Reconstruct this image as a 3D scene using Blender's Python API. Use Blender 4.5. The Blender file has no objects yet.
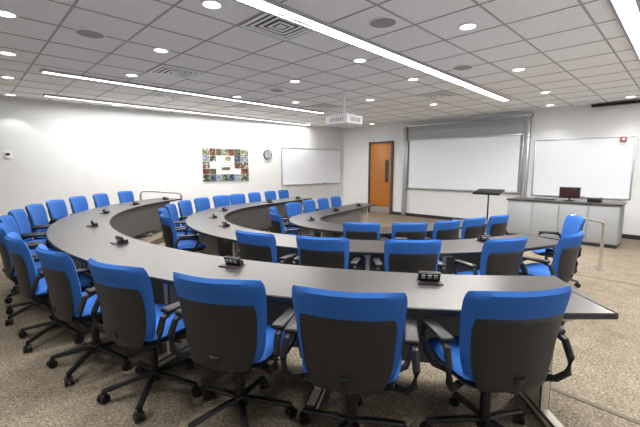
import bpy, bmesh, math, random
from mathutils import Vector, Matrix
random.seed(4)
scn = bpy.context.scene
try:
    scn.view_settings.view_transform = 'Standard'
except Exception: pass
rad = math.radians

# ------------------------------------------------------------ materials
def nm(name, col, rough=0.5, metal=0.0, noise=None, bump=0.0, spec=None, emit=None, estr=0):
    m = bpy.data.materials.new(name); m.use_nodes = True
    nt = m.node_tree; b = nt.nodes['Principled BSDF']
    b.inputs['Base Color'].default_value = (*col, 1)
    b.inputs['Roughness'].default_value = rough
    b.inputs['Metallic'].default_value = metal
    if spec is not None: b.inputs['Specular IOR Level'].default_value = spec
    if emit:
        b.inputs['Emission Color'].default_value = (*emit, 1); b.inputs['Emission Strength'].default_value = estr
    if noise:
        sc, amt = noise
        tc = nt.nodes.new('ShaderNodeTexCoord'); n = nt.nodes.new('ShaderNodeTexNoise')
        n.inputs['Scale'].default_value = sc; n.inputs['Detail'].default_value = 4
        nt.links.new(tc.outputs['Object'], n.inputs['Vector'])
        r = nt.nodes.new('ShaderNodeValToRGB')
        r.color_ramp.elements[0].position = 0.3; r.color_ramp.elements[1].position = 0.7
        r.color_ramp.elements[0].color = (*[c*(1-amt) for c in col], 1)
        r.color_ramp.elements[1].color = (*[min(1, c*(1+amt)) for c in col], 1)
        nt.links.new(n.outputs['Fac'], r.inputs['Fac']); nt.links.new(r.outputs['Color'], b.inputs['Base Color'])
        if bump:
            bp = nt.nodes.new('ShaderNodeBump'); bp.inputs['Strength'].default_value = bump
            bp.inputs['Distance'].default_value = 0.003
            nt.links.new(n.outputs['Fac'], bp.inputs['Height']); nt.links.new(bp.outputs['Normal'], b.inputs['Normal'])
    return m

M_wall = nm('wall_paint', (0.70, 0.715, 0.725), 0.7, noise=(3, 0.02))
M_ceil = nm('acoustic_tile', (0.87, 0.87, 0.87), 0.9, noise=(60, 0.10), bump=0.3)
M_grid = nm('ceiling_tbar', (0.38, 0.38, 0.38), 0.6)
M_base = nm('rubber_base', (0.02, 0.02, 0.022), 0.5)
M_table = nm('desk_laminate', (0.040, 0.0365, 0.036), 0.32, noise=(90, 0.14))
M_edge = nm('desk_edge', (0.012, 0.012, 0.012), 0.4)
M_modesty = nm('desk_panel_taupe', (0.10, 0.094, 0.090), 0.5, noise=(30, 0.05))
M_leg = nm('desk_leg_cream', (0.58, 0.54, 0.47), 0.45)
M_blue = nm('chair_fabric_blue', (0.012, 0.100, 0.38), 0.85, noise=(220, 0.24), bump=0.3)
M_blk = nm('chair_plastic', (0.0125, 0.013, 0.015), 0.45, noise=(300, 0.15), bump=0.15, spec=.4)
M_blk2 = nm('black_plastic', (0.007, 0.007, 0.008), 0.42, spec=.4)
M_alu = nm('aluminium', (0.42, 0.43, 0.44), 0.35, 0.7)
M_chrome = nm('chrome', (0.75, 0.75, 0.76), 0.18, 1.0)
M_white = nm('white_plastic', (0.85, 0.85, 0.85), 0.45)
M_board = nm('whiteboard_surface', (0.78, 0.81, 0.87), 0.22)
M_grayb = nm('board_gray', (0.36, 0.37, 0.39), 0.5)
M_door = nm('door_wood', (0.42, 0.17, 0.035), 0.4)
M_dframe = nm('door_frame', (0.05, 0.04, 0.035), 0.5)
M_glass = nm('dark_glass', (0.03, 0.03, 0.03), 0.1)
M_spk = nm('speaker_grille', (0.33, 0.33, 0.33), 0.7)
M_lens = nm('light_lens', (1, 1, 1), 0.5, emit=(1, 0.98, 0.95), estr=5)
M_dl = nm('downlight_glow', (1, 1, 1), 0.5, emit=(1, 0.97, 0.92), estr=6)
M_panel = nm('podium_panel', (0.30, 0.315, 0.33), 0.45)
M_red = nm('box_red', (0.30, 0.05, 0.03), 0.5)
M_brown = nm('screen_brown', (0.028, 0.010, 0.008), 0.25, noise=(25, 0.6))
M_screenlit = nm('screen_lit', (0.1, 0.1, 0.1), 0.3, emit=(0.5, 0.6, 0.7), estr=0.6)
M_nose = nm('step_nosing', (0.13, 0.108, 0.085), 0.8)

nt = M_door.node_tree
w = nt.nodes.new('ShaderNodeTexWave'); w.inputs['Scale'].default_value = 6; w.inputs['Distortion'].default_value = 6
w.bands_direction = 'X'
tc = nt.nodes.new('ShaderNodeTexCoord'); mp = nt.nodes.new('ShaderNodeMapping'); mp.inputs['Scale'].default_value = (3, 3, 0.3)
cr = nt.nodes.new('ShaderNodeValToRGB')
cr.color_ramp.elements[0].color = (0.33, 0.105, 0.014, 1); cr.color_ramp.elements[1].color = (0.48, 0.18, 0.03, 1)
nt.links.new(tc.outputs['Object'], mp.inputs['Vector']); nt.links.new(mp.outputs['Vector'], w.inputs['Vector'])
nt.links.new(w.outputs['Fac'], cr.inputs['Fac']); nt.links.new(cr.outputs['Color'], nt.nodes['Principled BSDF'].inputs['Base Color'])

def carpet(name, base):
    m = bpy.data.materials.new(name); m.use_nodes = True; nt = m.node_tree; b = nt.nodes['Principled BSDF']
    b.inputs['Roughness'].default_value = 0.95; b.inputs['Specular IOR Level'].default_value = 0.1
    tc = nt.nodes.new('ShaderNodeTexCoord')
    v = nt.nodes.new('ShaderNodeTexVoronoi'); v.inputs['Scale'].default_value = 110
    n = nt.nodes.new('ShaderNodeTexNoise'); n.inputs['Scale'].default_value = 58; n.inputs['Detail'].default_value = 6; n.inputs['Roughness'].default_value = 0.72
    n2 = nt.nodes.new('ShaderNodeTexNoise'); n2.inputs['Scale'].default_value = 6; n2.inputs['Detail'].default_value = 4
    r = nt.nodes.new('ShaderNodeValToRGB'); e = r.color_ramp.elements
    e[0].position = 0.34; e[0].color = (base[0]*.46, base[1]*.50, base[2]*.56, 1)
    e[1].position = 0.67; e[1].color = (*[min(1, c*1.55) for c in base], 1)
    k = e.new(0.5); k.color = (*base, 1)
    for t in (v, n, n2): nt.links.new(tc.outputs['Object'], t.inputs['Vector'])
    nt.links.new(n.outputs['Fac'], r.inputs['Fac'])
    mx = nt.nodes.new('ShaderNodeMixRGB'); mx.blend_type = 'OVERLAY'; mx.inputs['Fac'].default_value = 0.42
    bw = nt.nodes.new('ShaderNodeRGBToBW'); nt.links.new(v.outputs['Color'], bw.inputs['Color'])
    nt.links.new(r.outputs['Color'], mx.inputs['Color1']); nt.links.new(bw.outputs['Val'], mx.inputs['Color2'])
    mx2 = nt.nodes.new('ShaderNodeMixRGB'); mx2.blend_type = 'SOFT_LIGHT'; mx2.inputs['Fac'].default_value = 0.4
    nt.links.new(mx.outputs['Color'], mx2.inputs['Color1']); nt.links.new(n2.outputs['Fac'], mx2.inputs['Color2'])
    nt.links.new(mx2.outputs['Color'], b.inputs['Base Color'])
    bp = nt.nodes.new('ShaderNodeBump'); bp.inputs['Strength'].default_value = 0.4; bp.inputs['Distance'].default_value = 0.006
    nt.links.new(n.outputs['Fac'], bp.inputs['Height']); nt.links.new(bp.outputs['Normal'], b.inputs['Normal'])
    return m
M_carpet = carpet('carpet_speckled', (0.222, 0.187, 0.142))

# ------------------------------------------------------------ mesh helpers
class B:
    def __init__(s): s.bm = bmesh.new(); s.mats = []
    def mi(s, m):
        if m not in s.mats: s.mats.append(m)
        return s.mats.index(m)
    def box(s, c, size, m, rot=None, bevel=0.0, seg=2):
        M = Matrix.Translation(Vector(c)) @ (rot.to_4x4() if rot else Matrix.Identity(4)) @ Matrix.Diagonal((*size, 1))
        r = bmesh.ops.create_cube(s.bm, size=1, matrix=M); vs = r['verts']
        fs = list({f for v in vs for f in v.link_faces})
        for f in fs: f.material_index = s.mi(m)
        if bevel:
            es = list({e for f in fs for e in f.edges})
            bmesh.ops.bevel(s.bm, geom=es, offset=bevel, segments=seg, affect='EDGES', profile=0.5)
    def cyl(s, c, r, h, m, axis='Z', seg=24, r2=None, rot=None):
        R = Matrix.Identity(4)
        if axis == 'X': R = Matrix.Rotation(rad(90), 4, 'Y')
        if axis == 'Y': R = Matrix.Rotation(rad(90), 4, 'X')
        if rot: R = rot.to_4x4() @ R
        res = bmesh.ops.create_cone(s.bm, cap_ends=True, segments=seg, radius1=r, radius2=r if r2 is None else r2, depth=h,
                                    matrix=Matrix.Translation(Vector(c)) @ R)
        for f in {f for v in res['verts'] for f in v.link_faces}: f.material_index = s.mi(m)
    def tube(s, pts, r, m, seg=10, flat=1.0):
        pts = [Vector(p) for p in pts]; rings = []
        up = Vector((0, 0, 1))
        for i, p in enumerate(pts):
            t = (pts[min(i+1, len(pts)-1)] - pts[max(i-1, 0)]).normalized()
            a = t.cross(up)
            if a.length < 0.05: a = t.cross(Vector((0, 1, 0)))
            a.normalize(); b = a.cross(t)
            rings.append([s.bm.verts.new(p + a*math.cos(2*math.pi*k/seg)*r + b*math.sin(2*math.pi*k/seg)*r*flat) for k in range(seg)])
        idx = s.mi(m)
        for i in range(len(rings)-1):
            for k in range(seg):
                f = s.bm.faces.new((rings[i][k], rings[i][(k+1) % seg], rings[i+1][(k+1) % seg], rings[i+1][k])); f.material_index = idx
        for rg in (rings[0], rings[-1]):
            f = s.bm.faces.new(rg); f.material_index = idx
    def pad(s, fun, m, nu=16, nv=14):
        idx = s.mi(m); new = []
        for side in (1, -1):
            g = [[s.bm.verts.new(fun(-1+2*i/nu, j/nv, side)) for j in range(nv+1)] for i in range(nu+1)]
            for i in range(nu):
                for j in range(nv):
                    f = s.bm.faces.new((g[i][j], g[i+1][j], g[i+1][j+1], g[i][j+1])); f.material_index = idx
            new += [v for row in g for v in row]
        bmesh.ops.remove_doubles(s.bm, verts=new, dist=1e-5)
    def prism(s, poly, z0, z1, m, mside=None):
        lo = [s.bm.verts.new((x, y, z0)) for x, y in poly]; hi = [s.bm.verts.new((x, y, z1)) for x, y in poly]
        n = len(poly); a = s.mi(m); b = s.mi(mside or m)
        f = s.bm.faces.new(hi); f.material_index = a
        f = s.bm.faces.new(lo[::-1]); f.material_index = a
        for i in range(n):
            f = s.bm.faces.new((lo[i], lo[(i+1) % n], hi[(i+1) % n], hi[i])); f.material_index = b
    def sweep(s, path, o0, o1, z0, z1, m, medge=None, bev=0.0):
        idx = s.mi(m); ie = s.mi(medge or m); rows = []
        for p, nrm in path:
            b = bev
            prof = [(o0+b, z0), (o1-b, z0), (o1, z0+b), (o1, z1-b), (o1-b, z1), (o0+b, z1), (o0, z1-b), (o0, z0+b)] if b else [(o0, z0), (o1, z0), (o1, z1), (o0, z1)]
            rows.append([s.bm.verts.new((p.x+nrm.x*r, p.y+nrm.y*r, z)) for r, z in prof])
        k = len(rows[0])
        for i in range(len(rows)-1):
            for j in range(k):
                f = s.bm.faces.new((rows[i][j], rows[i][(j+1) % k], rows[i+1][(j+1) % k], rows[i+1][j]))
                f.material_index = idx if (j == (4 if b else 2)) else ie
        for rw in (rows[0], rows[-1][::-1]):
            f = s.bm.faces.new(rw); f.material_index = ie
        return rows
    def mesh(s, name, smooth=True, ang=35):
        bmesh.ops.recalc_face_normals(s.bm, faces=s.bm.faces[:])
        me = bpy.data.meshes.new(name); s.bm.to_mesh(me); s.bm.free()
        for m in s.mats: me.materials.append(m)
        if smooth:
            for p in me.polygons: p.use_smooth = True
            me.set_sharp_from_angle(angle=rad(ang))
        return me
    def obj(s, name, loc=(0, 0, 0), rz=0.0, parent=None, **k):
        o = bpy.data.objects.new(name, s.mesh(name, **k)); scn.collection.objects.link(o)
        o.location = loc; o.rotation_euler = (0, 0, rz)
        if parent: o.parent = parent
        return o
def inst(me, name, loc, rz):
    o = bpy.data.objects.new(name, me); scn.collection.objects.link(o); o.location = loc; o.rotation_euler = (0, 0, rz); return o

# ------------------------------------------------------------ room layout (metres)
Z1, Z2, Z3 = 0.0, -0.12, -0.24
ZC = 3.12
C = Vector((1.5, 7.7)); C2 = Vector((1.05, 7.25)); C3 = Vector((1.0, 7.2))
F = Vector((0.98, 15.5))
dF = Vector((0.71, -0.704)).normalized()
dL = Vector((-0.766, -0.643)).normalized()
aV = Vector((0.713, 0.701)).normalized(); bV = Vector((aV.y, -aV.x))
nV = Vector((0.749, 0.663)).normalized(); mV = Vector((-nV.y, nV.x))
FR = F + dF*11.5; LB = F + dL*14.5
RR = aV*LB.dot(aV) + bV*FR.dot(bV)
room = [F, FR, RR, LB]

def isect(p, d, q, e):
    den = d.x*e.y - d.y*e.x; w = q - p
    return p + d*((w.x*e.y - w.y*e.x)/den)
def wall(name, p, q, z0=Z3, z1=ZC+0.1):
    d = (q-p).normalized(); n = Vector((d.y, -d.x)); c = (room[0]+room[1]+room[2]+room[3])/4
    if (c-p).dot(n) > 0: n = -n
    b = B(); P = p-d*0.1; Q = q+d*0.1
    b.prism([(P.x, P.y), (Q.x, Q.y), (Q.x+n.x*.15, Q.y+n.y*.15), (P.x+n.x*.15, P.y+n.y*.15)], z0-0.1, z1, M_wall)
    b.obj(name, smooth=False)
wall('wall_front', F, FR); wall('wall_left', LB, F); wall('wall_right', FR, RR); wall('wall_rear', RR, LB)

def unit(t): return Vector((math.cos(rad(t)), math.sin(rad(t))))
def mkpath(c, r, t0, t1, la=0.0, lb=0.0, n=90):
    out = []
    if la > 0:
        u = unit(t0); d = Vector((u.y, -u.x))
        for i in range(10): out.append((c+u*r+d*la*(1-i/10), u))
    for i in range(n+1):
        u = unit(t0+(t1-t0)*i/n); out.append((c+u*r, u))
    if lb > 0:
        u = unit(t1); d = Vector((-u.y, u.x))
        for i in range(1, 11): out.append((c+u*r+d*lb*i/10, u))
    return out
def spot(c, r, t, arm=0.0, side=0):
    u = unit(t); p = c+u*r
    if side < 0: p = p + Vector((u.y, -u.x))*arm
    if side > 0: p = p + Vector((-u.y, u.x))*arm
    return p, u

fb = B(); nb = B()
fb.prism([tuple(p) for p in [F, FR, RR, LB]], Z3-0.1, Z3, M_carpet)
def tier(path, z0, z1):
    pts = [p for p, u in path]
    Lp = isect(pts[0], mV, F, dL); Rp = isect(pts[-1], -mV, FR, RR-FR)
    fb.prism([tuple(p) for p in pts + [Rp, RR, LB, Lp]], z0, z1, M_carpet)
    nb.sweep(path, -.004, .035, z1, z1+.004, M_nose)
    nn = -nV
    nb.sweep([(pts[-1], nn), (Rp, nn)], -.004, .035, z1, z1+.004, M_nose)
    nb.sweep([(Lp, nn), (pts[0], nn)], -.004, .035, z1, z1+.004, M_nose)
    return (Lp-F).length
tL2 = tier(mkpath(C2, 2.60, 150, 297, 2.5, 1.7), Z3, Z2)
tL1 = tier(mkpath(C, 4.95, 163, 267), Z2, Z1)
fb.obj('floor', smooth=False); nb.obj('trim_step_nosing', smooth=False)

def baseboard(name, p, d, segs):
    n = Vector((d.y, -d.x)); c = (F+RR)/2
    if (c-p).dot(n) < 0: n = -n
    b = B()
    for t0, t1, z in segs:
        P = p+d*t0; Q = p+d*t1
        b.prism([(P.x, P.y), (Q.x, Q.y), (Q.x+n.x*.012, Q.y+n.y*.012), (P.x+n.x*.012, P.y+n.y*.012)], z, z+0.11, M_base)
    b.obj(name, smooth=False)
baseboard('baseboard_left', F, dL, [(0.02, tL2, Z3), (tL2, tL1, Z2), (tL1, 14.4, Z1)])
baseboard('baseboard_front', F, dF, [(0.02, 1.3, Z3), (2.5, 11.4, Z3)])

# ceiling + T-bar grid
cb = B(); cb.prism([tuple(p) for p in room], ZC, ZC+0.1, M_ceil); cb.obj('ceiling', smooth=False)
TS = 0.72
gb = B()
def clip(p, d):
    lo, hi = -1e9, 1e9; cen = (F+FR+RR+LB)/4
    for i in range(4):
        q, r = room[i], room[(i+1) % 4]; e = r-q; n = Vector((e.y, -e.x))
        if (cen-q).dot(n) < 0: n = -n
        den = d.dot(n); num = (p-q).dot(n)
        if abs(den) < 1e-9:
            if num < 0: return None
            continue
        t = -num/den
        if den > 0: lo = max(lo, t)
        else: hi = min(hi, t)
    return (lo, hi) if hi > lo+0.05 else None
A0, B0 = 0.247, 0.511
for fam in (0, 1):
    d = aV if fam == 0 else bV; o = bV if fam == 0 else aV; off = B0 if fam == 0 else A0
    for k in range(-40, 41):
        p = o*(k*TS+off); r = clip(p, d)
        if not r: continue
        P = p+d*r[0]; Q = p+d*r[1]; h = 0.011
        z0 = ZC-(0.006 if fam == 0 else 0.005)
        gb.prism([tuple(P-o*h), tuple(Q-o*h), tuple(Q+o*h), tuple(P+o*h)], z0, ZC, M_grid)
gb.obj('trim_ceiling_grid', smooth=False)
def snap(x, y):
    p = Vector((x, y)); a = p.dot(aV); b = p.dot(bV)
    a = (math.floor((a-A0)/TS)+0.5)*TS+A0; b = (math.floor((b-B0)/TS)+0.5)*TS+B0
    return aV*a + bV*b
angA = math.atan2(aV.y, aV.x)

# ------------------------------------------------------------ ceiling fixtures
def add_light(name, kind, loc, parent, energy, rot=(0, 0, 0), col=(1, 0.97, 0.93), **kw):
    l = bpy.data.lights.new(name, kind); l.energy = energy; l.color = col
    for k, v in kw.items(): setattr(l, k, v)
    o = bpy.data.objects.new(name, l); scn.collection.objects.link(o)
    o.parent = parent; o.location = loc; o.rotation_euler = rot
    return o
def strip(start, L, W=0.13, e=32, ang=None):
    ang = angA if ang is None else ang
    s = Vector(start); mid = s + Vector((math.cos(ang), math.sin(ang)))*L/2
    b = B()
    b.box((0, W/2+.018, -0.016), (L+.06, 0.03, 0.032), M_grayb)
    b.box((0, -W/2-.018, -0.016), (L+.06, 0.03, 0.032), M_grayb)
    b.box((L/2+.012, 0, -0.016), (0.03, W, 0.032), M_grayb); b.box((-L/2-.012, 0, -0.016), (0.03, W, 0.032), M_grayb)
    b.box((0, 0, -0.006), (L, W, 0.012), M_lens)
    o = b.obj('linear_ceiling_light', (mid.x, mid.y, ZC), ang, smooth=False)
    add_light('lamp', 'AREA', (0, 0, -0.022), o, e*L, shape='RECTANGLE', size=L, size_y=W*0.95)
E4 = Vector((4.42, 8.95)); a4 = angA + rad(1.3)
strip(E4-Vector((math.cos(a4), math.sin(a4)))*10.3, 10.3, 0.16, ang=a4)
strip((-4.63, 6.33), 6.6, 0.12, e=28)
strip((-6.1, 8.35), 8.0, 0.12, e=24)
strip(Vector((6.80, 7.55))-aV*9.3, 9.3, 0.15)

db = B()
def annulus(b, r0, r1, z0, z1, m, n=32):
    b.sweep([(Vector((0, 0)), unit(360*i/n)) for i in range(n+1)], r0, r1, z0, z1, m)
annulus(db, 0.085, 0.115, -0.012, 0, M_white); db.cyl((0, 0, -0.003), 0.086, 0.006, M_dl)
ME_dl = db.mesh('recessed_downlight')
sb = B(); sb.cyl((0, 0, -0.006), 0.15, 0.012, M_spk, seg=36); annulus(sb, 0.145, 0.16, -0.014, 0, M_white); ME_spk = sb.mesh('ceiling_speaker')
vb = B(); hw = TS/2-0.02
vb.box((0, 0, -0.003), (2*hw, 2*hw, 0.006), M_blk2)
for k, r in enumerate((1.0, 0.78, 0.56, 0.34)):
    h = hw*r; wd = .05 if k == 0 else .038
    for sx, sy in ((1, 0), (-1, 0), (0, 1), (0, -1)):
        R = Matrix.Rotation(math.atan2(sy, sx), 3, 'Z')
        vb.box((sx*(h-wd/2), sy*(h-wd/2), -0.010-.003*k), (wd, 2*h if sx else 2*h-2*wd, 0.004), M_white, rot=R)
vb.box((0, 0, -0.020), (0.10, 0.10, 0.005), M_white)
ME_vent = vb.mesh('ceiling_air_vent', smooth=False)
for (x, y) in [(-0.445, 4.4), (-2.1, 6.5), (-3.8, 8.6), (2.65, 8.0), (0.3, 10.2), (-1.8, 9.8)]:
    p = snap(x, y); inst(ME_vent, 'ceiling_air_vent', (p.x, p.y, ZC), angA)
for (x, y) in [(-2.78, 4.65), (0.70, 4.31), (2.31, 6.15), (-0.9, 7.9)]:
    inst(ME_spk, 'ceiling_speaker', (x, y, ZC), 0)
dls = [(-2.2, 5.29), (1.70, 4.43), (-1.075, 3.86), (-3.3, 6.65), (.6, 5.76), (-.47, 7.1), (1.71, 6.95), (3.28, 6.27), (4.84, 8.1),
       (-3.32, 4.08), (-4.43, 5.42), (-5.6, 6.8), (1.2, 9.0), (2.9, 9.6), (-1.9, 8.6), (-0.6, 9.3), (3.0, 3.4), (0.2, 1.6), (-1.6, 1.2)]
for (x, y) in dls:
    o = inst(ME_dl, 'recessed_downlight', (x, y, ZC), 0)
    add_light('lamp', 'SPOT', (0, 0, -0.03), o, 62, spot_size=rad(110), spot_blend=0.8, shadow_soft_size=0.07)
nL = Vector((-dL.y, dL.x))
if (C-F).dot(nL) < 0: nL = -nL
nF = Vector((-dF.y, dF.x))
if (C-F).dot(nF) < 0: nF = -nF
for t in (2.2, 4.3, 6.4, 8.5, 10.6):
    p = F + dL*t + nL*0.42; o = inst(ME_dl, 'recessed_downlight', (p.x, p.y, ZC), 0)
    add_light('lamp', 'SPOT', (0, 0, -0.03), o, 24, spot_size=rad(92), spot_blend=0.3, shadow_soft_size=0.04)
for t in (1.9, 7.6, 9.2):
    p = F + dF*t + nF*0.6; o = inst(ME_dl, 'recessed_downlight', (p.x, p.y, ZC), 0)
    add_light('lamp', 'SPOT', (0, 0, -0.03), o, 28, spot_size=rad(105), spot_blend=0.5, shadow_soft_size=0.05)

# projector
pb = B()
pb.box((0, 0, -0.56), (0.54, 0.66, 0.20), M_white, bevel=0.03, seg=3)
pb.cyl((0.29, 0.12, -0.56), 0.065, 0.08, M_blk2, axis='X'); pb.cyl((0.31, 0.12, -0.56), 0.05, 0.06, M_glass, axis='X')
pb.cyl((0, 0, -0.25), 0.03, 0.5, M_white); pb.box((0, 0, -0.015), (0.3, 0.3, 0.03), M_white, bevel=0.005)
pb.box((0, 0, -0.43), (0.30, 0.36, 0.02), M_white)
for sx in (-1, 1):
    for sy in (-1, 1): pb.tube([(sx*.14, sy*.17, -0.47), (sx*.14, sy*.17, -0.40), (sx*.03, sy*.03, -0.30)], 0.012, M_white, seg=6)
for k in range(7): pb.box((-0.15+k*.05, -0.332, -0.56), (0.03, 0.006, 0.09), M_grayb)
for k in range(7): pb.box((-0.272, -0.2+k*.06, -0.56), (0.006, 0.035, 0.08), M_grayb)
pb.obj('ceiling_projector', (0.54, 8.43, ZC), angA)

# ------------------------------------------------------------ wall mounted things
def wall_obj(b, name, t, z, side, off=0.0):
    if side == 'L': p = F + dL*t + nL*off; ang = math.atan2(-dL.y, -dL.x)
    else: p = F + dF*t + nF*off; ang = math.atan2(dF.y, dF.x)
    return b.obj(name, (p.x, p.y, z), ang, smooth=True)
def whiteboard(name, W, H, t, zc, side):
    b = B()
    b.box((0, -0.012, 0), (W, 0.02, H), M_board)
    for s in (-1, 1):
        b.box((s*(W/2), -0.016, 0), (0.035, 0.032, H+.035), M_alu, bevel=0.003)
        b.box((0, -0.016, s*H/2), (W, 0.032, 0.035), M_alu, bevel=0.003)
    b.box((0, -0.05, -H/2-.005), (W*0.9, 0.07, 0.015), M_alu)
    b.box((W*.2, -0.05, -H/2+.012), (0.12, 0.04, 0.02), M_blk2); b.cyl((W*.05, -0.05, -H/2+.010), 0.008, 0.12, M_red, axis='X', seg=8)
    wall_obj(b, name, t, zc, side, 0.002)
whiteboard('whiteboard', 2.95, 1.36, 1.65, 1.56, 'L')
whiteboard('whiteboard', 2.15, 1.52, 8.25, 1.50, 'F')

b = B(); W = 4.1
b.box((0, -0.03, 1.85), (W-.3, 0.03, 2.2), M_grayb)
b.box((0, -0.07, 1.62), (W-.5, 0.03, 1.66), M_board)
b.box((0, -0.085, 2.46), (W-.4, 0.04, 0.05), M_alu, bevel=.004); b.box((0, -0.085, 0.79), (W-.4, 0.05, 0.05), M_alu, bevel=.004)
b.box((0, -0.06, 2.98), (W+.05, 0.14, 0.08), M_alu, bevel=.006)
b.box((0, -0.05, 2.74), (W-.4, 0.03, 0.03), M_alu)
for s in (-1, 1):
    b.box((s*(W/2-.07), -0.06, 1.39), (0.13, 0.12, 3.22), M_alu, bevel=.006)
    b.box((s*(W/2-.17), -0.095, 1.62), (0.05, 0.05, 1.72), M_alu, bevel=.004)
    b.box((s*(W/2-.07), -0.125, 1.37), (0.03, 0.012, 3.1), M_grayb)
wall_obj(b, 'sliding_whiteboard_frame', 5.0, 0.0, 'F', 0.004)

b = B(); dh = 2.66
b.box((0, -0.02, dh/2), (0.96, 0.04, dh), M_door, bevel=.004)
for s in (-1, 1): b.box((s*.52, -0.03, dh/2+.03), (0.08, 0.06, dh+.06), M_dframe)
b.box((0, -0.03, dh+.04), (1.12, 0.06, 0.08), M_dframe)
b.box((0.30, -0.044, 1.62), (0.16, 0.012, 0.85), M_dframe); b.box((0.30, -0.05, 1.62), (0.12, 0.008, 0.80), M_glass)
b.cyl((0.40, -0.07, 1.0), 0.016, 0.06, M_chrome, axis='Y'); b.cyl((0.35, -0.10, 1.0), 0.011, 0.12, M_chrome, axis='X')
b.box((0, -0.043, 0.14), (0.86, 0.004, 0.24), M_alu)
wall_obj(b, 'door_1', 1.93, Z3, 'F', 0.006)

b = B(); b.cyl((0, -0.02, 0), 0.165, 0.04, M_blk2, axis='Y', seg=40); b.cyl((0, -0.042, 0), 0.14, 0.006, M_grayb, axis='Y', seg=40)
for k in range(12):
    a = rad(30*k); b.box((math.sin(a)*.115, -0.047, math.cos(a)*.115), (0.008, 0.003, 0.03), M_blk2, rot=Matrix.Rotation(a, 3, 'Y'))
b.box((0.03, -0.049, 0.015), (0.08, 0.003, 0.012), M_blk2, rot=Matrix.Rotation(rad(-25), 3, 'Y')); b.box((0, -0.049, 0.05), (0.008, 0.003, 0.11), M_blk2)
wall_obj(b, 'wall_clock', 3.72, 1.97, 'L', 0.002)

def photo_mat(i, c1, c2, c3):
    m = bpy.data.materials.new('collage_photo_%d' % i); m.use_nodes = True; nt = m.node_tree; b = nt.nodes['Principled BSDF']
    tc = nt.nodes.new('ShaderNodeTexCoord'); v = nt.nodes.new('ShaderNodeTexNoise'); v.inputs['Scale'].default_value = 13+i; v.inputs['Detail'].default_value = 3
    r = nt.nodes.new('ShaderNodeValToRGB'); e = r.color_ramp.elements
    e[0].position = .42; e[0].color = (*c1, 1); e[1].position = .66; e[1].color = (*c3, 1); k = e.new(.54); k.color = (*c2, 1)
    nt.links.new(tc.outputs['Object'], v.inputs['Vector']); nt.links.new(v.outputs['Fac'], r.inputs['Fac']); nt.links.new(r.outputs['Color'], b.inputs['Base Color'])
    return m
green = (.05, .12, .03); dk = (.02, .025, .02); skin = (.30, .18, .12); wt = (.5, .5, .48); blu = (.06, .12, .26); rd = (.22, .03, .02); tan = (.27, .22, .15); brick = (.16, .075, .045)
pm = [photo_mat(i, *c) for i, c in enumerate([(dk, green, wt), (dk, skin, wt), (green, tan, wt), (dk, blu, skin), (brick, green, wt), (dk, rd, skin), (blu, wt, green), (dk, brick, tan), (green, dk, skin)])]
b = B(); PW, PH = 1.62, 1.06
M_pw = nm('poster_paper', (0.72, 0.72, 0.70), 0.5)
b.box((0, -0.008, 0), (PW, 0.014, PH), M_pw)
xs = [-.81, -.57, -.36, -.16, .07, .28, .52, .81]; zs = [-.53, -.30, -.12, .10, .30, .53]
for i in range(7):
    for j in range(5):
        if 2 <= i <= 4 and 1 <= j <= 3: continue
        if (i, j) in ((1, 2), (5, 1)): continue
        x0, x1, z0, z1 = xs[i]+.004, xs[i+1]-.004, zs[j]+.004, zs[j+1]-.004
        b.box(((x0+x1)/2, -0.017, (z0+z1)/2), (x1-x0, 0.003, z1-z0), pm[(i*3+j*5) % 9])
b.box((0.06, -0.017, .2), (.2, .003, .14), pm[2]); b.box((-.02, -0.017, -.12), (.3, .003, .10), pm[4])
for k, (wd, zz) in enumerate(((0.5, .08), (0.56, 0.03), (0.4, -.02))): b.box((0, -0.017, zz), (wd, 0.003, 0.016), M_grayb)
wall_obj(b, 'photo_collage_poster', 5.3, 1.60, 'L', 0.002)
b = B(); b.box((0, -0.012, 0), (0.12, 0.02, 0.15), M_white, bevel=.004); b.box((0, -0.024, .02), (0.08, 0.004, 0.06), M_blk2)
wall_obj(b, 'thermostat', 10.75, 1.80, 'L', 0.002)
for t, z, hgt in ((2.68, 1.75, .16), (2.68, 1.1, .12), (0.9, 1.1, .12)):
    b = B(); b.box((0, -0.008, 0), (0.09, 0.014, hgt), M_white, bevel=.003); b.box((0, -0.018, 0), (0.03, 0.008, 0.05), M_grayb)
    wall_obj(b, 'light_switch', t, z, 'F', 0.002)
b = B(); b.box((0, -0.03, 0), (0.12, 0.05, 0.12), M_red, bevel=.008); b.cyl((0, -0.06, 0), 0.03, 0.02, M_white, axis='Y')
wall_obj(b, 'fire_alarm', 9.1, 2.2, 'F', 0.035)
b = B(); b.box((0, -0.05, 0), (1.7, 0.10, 0.06), M_blk2, bevel=.01); wall_obj(b, 'projection_screen_housing', 9.25, ZC-0.06, 'F', 0.02)

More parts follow.
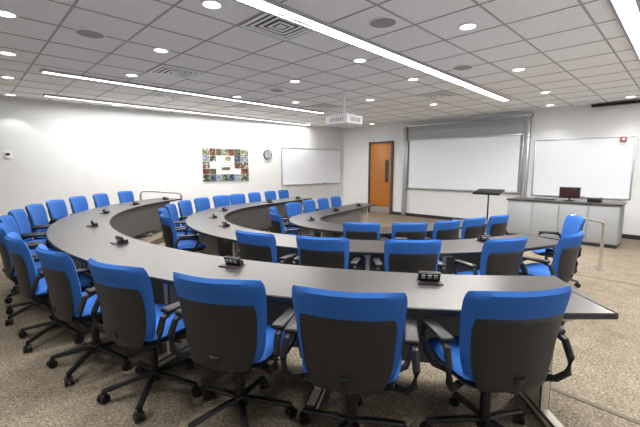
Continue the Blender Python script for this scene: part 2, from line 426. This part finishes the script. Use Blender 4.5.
# ------------------------------------------------------------ curved desks
def desk(name, c, r, hw, t0, t1, la, lb, zf, legs, endcut=None):
    b = B(); zt = zf+0.74
    path = mkpath(c, r, t0, t1, la, lb)
    rows = b.sweep(path, -hw, hw, zt-.035, zt, M_table, M_edge, bev=0.006)
    if endcut:
        u = path[-1][1]; d = Vector((-u.y, u.x))
        for v in rows[-1]:
            off = (Vector((v.co.x, v.co.y))-path[-1][0]).dot(u)
            v.co.x -= d.x*endcut*(off+hw); v.co.y -= d.y*endcut*(off+hw)
    inner = path[3:-3]
    b.sweep(inner, -hw+.10, -hw+.125, zf+.12, zt-.035, M_modesty)
    b.sweep(inner, -hw+.13, -hw+.17, zt-.12, zt-.035, M_edge)
    for L in legs:
        t, arm, sd = L if isinstance(L, tuple) else (L, 0, 0)
        q, u = spot(c, r+.02, t, arm, sd); R = Matrix.Rotation(math.atan2(u.y, u.x), 3, 'Z')
        b.box((q.x, q.y, zf+.37), (0.26, 0.06, 0.67), M_leg, rot=R, bevel=.008)
        b.box((q.x, q.y, zf+.03), (2*hw-.06, 0.075, 0.055), M_leg, rot=R, bevel=.012)
        b.box((q.x, q.y, zt-.05), (2*hw-.16, 0.07, 0.03), M_leg, rot=R)
    return b.obj(name)
desk('curved_desk_outer_row', C, 5.515, .345, 164, 271.9, 0, 0, Z1, [166, 177, 189, 201, 213, 226, 241.7, 254.5, 268.5], endcut=.2)
R2 = 3.19; R3 = 1.30
desk('curved_desk_middle_row', C2, R2, .325, 150, 294, 2.4, .55, Z2, [(150, 2.2, -1), (150, 1.1, -1), 152, 172, 191, 209, 229, 248.5, 261, 275.5, 291], )
desk('curved_desk_inner_row', C3, R3, .31, 150, 300, 2.9, 1.8, Z3, [(150, 2.7, -1), (150, 1.5, -1), 152, 186, 228, 268, 292, (300, 1.6, 1)])

b = B()
b.box((0, 0, 0.004), (0.16, 0.13, 0.008), M_blk2, bevel=.003)
b.box((0, 0.012, 0.035), (0.145, 0.03, 0.075), M_blk2, rot=Matrix.Rotation(rad(25), 3, 'X'), bevel=.008)
b.box((0, 0.035, 0.022), (0.13, 0.06, 0.035), M_blk2, bevel=.006)
for s in (-.04, 0, .04): b.box((s, -0.012, 0.038), (0.026, 0.004, 0.03), M_spk, rot=Matrix.Rotation(rad(25), 3, 'X'))
ME_pw = b.mesh('desk_power_outlet_box')
def pw(c, r, t, zt, arm=0, sd=0):
    p, u = spot(c, r, t, arm, sd); inst(ME_pw, 'desk_power_outlet_box', (p.x, p.y, zt+.001), math.atan2(u.y, u.x)+rad(90))
for t in (246, 261.8, 228.8, 213, 197, 181, 168): pw(C, 5.38, t, .74)
for t in (247, 268, 288, 215, 195, 175): pw(C2, 3.06, t, .62)
pw(C2, 3.06, 150, .62, .6, -1); pw(C2, 3.06, 150, .62, 1.9, -1)
for t in (265, 292, 190): pw(C3, 1.2, t, .50)
pw(C3, 1.2, 150, .50, .8, -1); pw(C3, 1.2, 150, .50, 2.1, -1); pw(C3, 1.2, 300, .50, 1.0, 1)

# ------------------------------------------------------------ office chair
b = B()
for k in range(5):
    a = rad(72*k+18); ca, sa = math.cos(a), math.sin(a)
    pts = [(ca*r, sa*r, z) for r, z in ((0.02, .125), (.10, .118), (.20, .098), (.30, .078))]
    b.tube(pts, 0.021, M_blk2, seg=8, flat=0.75)
    cx, cy_ = ca*.305, sa*.305
    b.cyl((cx, cy_, .062), .009, .05, M_blk2, seg=8)
    R = Matrix.Rotation(a+rad(40), 3, 'Z')
    for s in (-1, 1):
        off = R @ Vector((0, s*.016, 0))
        b.cyl((cx+off.x, cy_+off.y, .030), .030, .018, M_blk2, axis='Y', seg=16, rot=R)
    b.box((cx, cy_, .045), (.04, .036, .03), M_blk2, rot=R, bevel=.006)
b.cyl((0, 0, .12), .045, .06, M_blk2, seg=20, r2=.034); b.cyl((0, 0, .22), .028, .16, M_blk2, seg=18); b.cyl((0, 0, .34), .017, .12, M_blk2, seg=14)
b.box((0, -.01, .40), (.17, .26, .055), M_blk2, bevel=.015)
b.tube([(.07, .02, .40), (.2, .02, .395), (.25, .02, .40)], .006, M_blk2, seg=6)
def seatf(T, z, sx, sy, y0, drop):
    def f(u, v, s):
        w = 2*v-1
        uu = u*math.sqrt(1-0.22*w*w); ww = w*math.sqrt(1-0.22*u*u)
        t = T*math.sqrt(max(0, 1-u**6))*math.sqrt(max(0, 1-w**6))/2
        zz = z + 0.012*uu*uu - drop*max(0, ww-.4)**2 + s*t
        return Vector((uu*sx, y0+ww*sy, zz))
    return f
b.pad(seatf(.075, .475, .262, .25, .05, .09), M_blue, 18, 18)
b.pad(seatf(.06, .435, .245, .24, .03, .06), M_blk, 14, 14)
H0, HH = .465, .49
def cy(u, v): return -.205 - .085*v + .018*math.sin(math.pi*min(1, max(0, v))) + .085*u*u*(0.7+.3*v)
def wid(v): return .232 + .050*min(1, max(0, v))**0.8
def backf(u, v, s):
    w = 2*v-1
    uu = u*(1-0.07*max(0, w)**8 - 0.10*max(0, -w)**5)
    t = .062*math.sqrt(max(0, 1-u**8))*math.sqrt(max(0, 1-w**10))/2
    vv = v - .022*(abs(u)**4)*max(0, w)
    return Vector((uu*wid(v), cy(uu, v)+s*t, H0+HH*vv))
b.pad(backf, M_blue, 22, 24)
def shellf(u, v, s):
    w = 2*v-1; V = -.07 + v*.81
    uu = u*(.88-0.06*max(0, w)**5 - 0.14*max(0, -w)**3)
    t = .024*math.sqrt(max(0, 1-u**8))*math.sqrt(max(0, 1-w**8))/2
    V2 = V - .03*u*u*max(0, w)
    return Vector((uu*wid(V), cy(uu, V)-.028+s*t, H0+HH*V2))
b.pad(shellf, M_blk, 18, 18)
b.tube([(0, -.02, .40), (0, -.15, .40), (0, -.215, .43), (0, -.25, .52)], .03, M_blk2, seg=10, flat=.5)
for s in (-1, 1):   # loop armrests
    b.tube([(s*.12, -.04, .415), (s*.22, -.10, .415), (s*.285, -.15, .43), (s*.318, -.185, .48), (s*.325, -.185, .56), (s*.318, -.15, .635), (s*.308, -.08, .660), (s*.304, .0, .664)], .019, M_blk2, seg=8)
    b.tube([(s*.304, .08, .660), (s*.312, .125, .635), (s*.318, .125, .57), (s*.312, .09, .50), (s*.285, .05, .445), (s*.22, .03, .418), (s*.12, .02, .415)], .017, M_blk2, seg=8)
    b.box((s*.304, -.005, .668), (.07, .26, .028), M_blk2, bevel=.012, seg=3)
ME_chair = b.mesh('office_chair', ang=40)

def chair(c, r, z, t, ex=None, arm=0, sd=0, jit=5):
    if ex is None: ex = random.uniform(-jit, jit)
    p, u = spot(c, r, t, arm, sd)
    inst(ME_chair, 'office_chair', (p.x, p.y, z), math.atan2(u.y, u.x)+rad(90+ex))
for t, ex, r in [(264.2, 14, 5.87), (257.2, 1, 6.0), (250.7, 2, 5.99), (244.1, -3, 5.99), (237.2, -6, 5.97), (229.9, -6, 5.97)]: chair(C, r, Z1, t, ex)
for t in (222.6, 215.5, 208.5, 201.3, 194, 186.5, 179, 171): chair(C, 5.99, Z1, t)
rb = R2+.325+.11
for t, ex in ((243, -4), (254.4, 0), (267.5, 2), (281, 10), (293.5, 14)): chair(C2, rb, Z2, t, ex)
for t in (212, 199.5, 188, 177, 166, 155): chair(C2, rb, Z2, t)
for a in (.25, .95, 1.65, 2.3): chair(C2, rb, Z2, 150, None, a, -1)
inst(ME_chair, 'office_chair', (3.33, 5.07, Z2), rad(75))
rc = R3+.31+.11
for t in (258, 280, 300): chair(C3, rc, Z3, t)
for a in (.62, 1.25): chair(C3, rc, Z3, 300, None, a, 1)
for t in (202, 176): chair(C3, rc, Z3, t)
for a in (.1, .8, 1.5, 2.2): chair(C3, rc, Z3, 150, None, a, -1)

# ------------------------------------------------------------ teaching podium desk
b = B(); L, D, H = 2.26, .75, .97
b.box((L/2, D/2, H-.02), (L+.05, D+.05, .04), M_table, bevel=.006)
b.box((L/2, D/2, .04), (L-.06, D-.08, .08), M_base)
b.box((L/2, D/2, (H-.04+.08)/2), (L-.02, D-.02, H-.04-.08), M_spk)
for k in range(4):
    w = (L-.02)/4
    b.box((.01+w*(k+.5), .004, .5), (w-.02, .016, H-.16), M_panel, bevel=.003)
p = Vector((4.8, 9.3)); ang = math.atan2(dF.y, dF.x)
pod = b.obj('podium_desk', (p.x, p.y, Z3), ang)
def on_pod(b, name, x, y, rz=0):
    q = p + dF*x + nF*(-y); return b.obj(name, (q.x, q.y, Z3+H), ang+rz)
b = B(); b.box((0, 0, .008), (.2, .16, .016), M_blk2, bevel=.004); b.box((0, .03, .07), (.04, .03, .12), M_blk2)
b.box((0, 0, .19), (.42, .035, .26), M_blk2, bevel=.006); b.box((0, -.019, .19), (.38, .004, .22), M_brown)
on_pod(b, 'computer_monitor', 1.25, .35)
b = B(); b.box((0, 0, .05), (.26, .2, .10), M_blk2, bevel=.01); b.box((0, -.02, .105), (.2, .13, .01), M_screenlit, rot=Matrix.Rotation(rad(12), 3, 'X'))
on_pod(b, 'control_touch_panel', 1.75, .30)
b = B(); b.box((0, 0, .02), (.44, .16, .02), M_blk2, bevel=.004)
for i in range(12): b.box((-.19+i*.034, 0, .033), (.027, .12, .008), M_grayb)
on_pod(b, 'computer_keyboard', .75, .3)

b = B(); b.cyl((0, 0, .015), .20, .03, M_blk2, seg=32); b.cyl((0, 0, .58), .017, 1.13, M_blk2, seg=14)
b.box((0, 0, 1.19), (.60, .40, .02), M_blk2, rot=Matrix.Rotation(rad(14), 3, 'X'), bevel=.005); b.box((0, -.19, 1.155), (.58, .02, .05), M_blk2)
b.obj('lectern_stand', (3.93, 8.5, Z3), ang)

def rail(name, p0, p1, z0, z1, f0, f1, m=None):
    m = m or M_alu
    b = B(); p0 = Vector(p0); p1 = Vector(p1); d = (p1-p0).normalized()
    def P(q, z): return (q.x, q.y, z)
    b.tube([P(p0, f0+.01), P(p0, z0-.08), P(p0+d*.02, z0-.03), P(p0+d*.08, z0), P(p1-d*.08, z1), P(p1-d*.02, z1-.03), P(p1, z1-.08), P(p1, f1+.01)], .027, m, seg=12)
    b.cyl(P(p0, f0+.006), .055, .012, m); b.cyl(P(p1, f1+.006), .055, .012, m)
    b.obj(name)
rail('handrail', (3.72, 5.42), (4.80, 6.10), .78, .60, Z2, Z3, M_chrome)
rail('handrail', (-4.6, 9.35), (-3.75, 9.85), .92, .84, Z1, Z2)

w = bpy.data.worlds.new('world'); scn.world = w; w.use_nodes = True
w.node_tree.nodes['Background'].inputs['Color'].default_value = (0.8, 0.85, 0.9, 1)
w.node_tree.nodes['Background'].inputs['Strength'].default_value = 0.4
cam = bpy.data.cameras.new('camera'); co = bpy.data.objects.new('camera', cam); scn.collection.objects.link(co)
co.location = (0, 0, 1.5); co.rotation_euler = (rad(90-7.1), 0, 0)
cam.sensor_width = 36; cam.lens = 36*365/640; cam.clip_start = 0.02
scn.camera = co
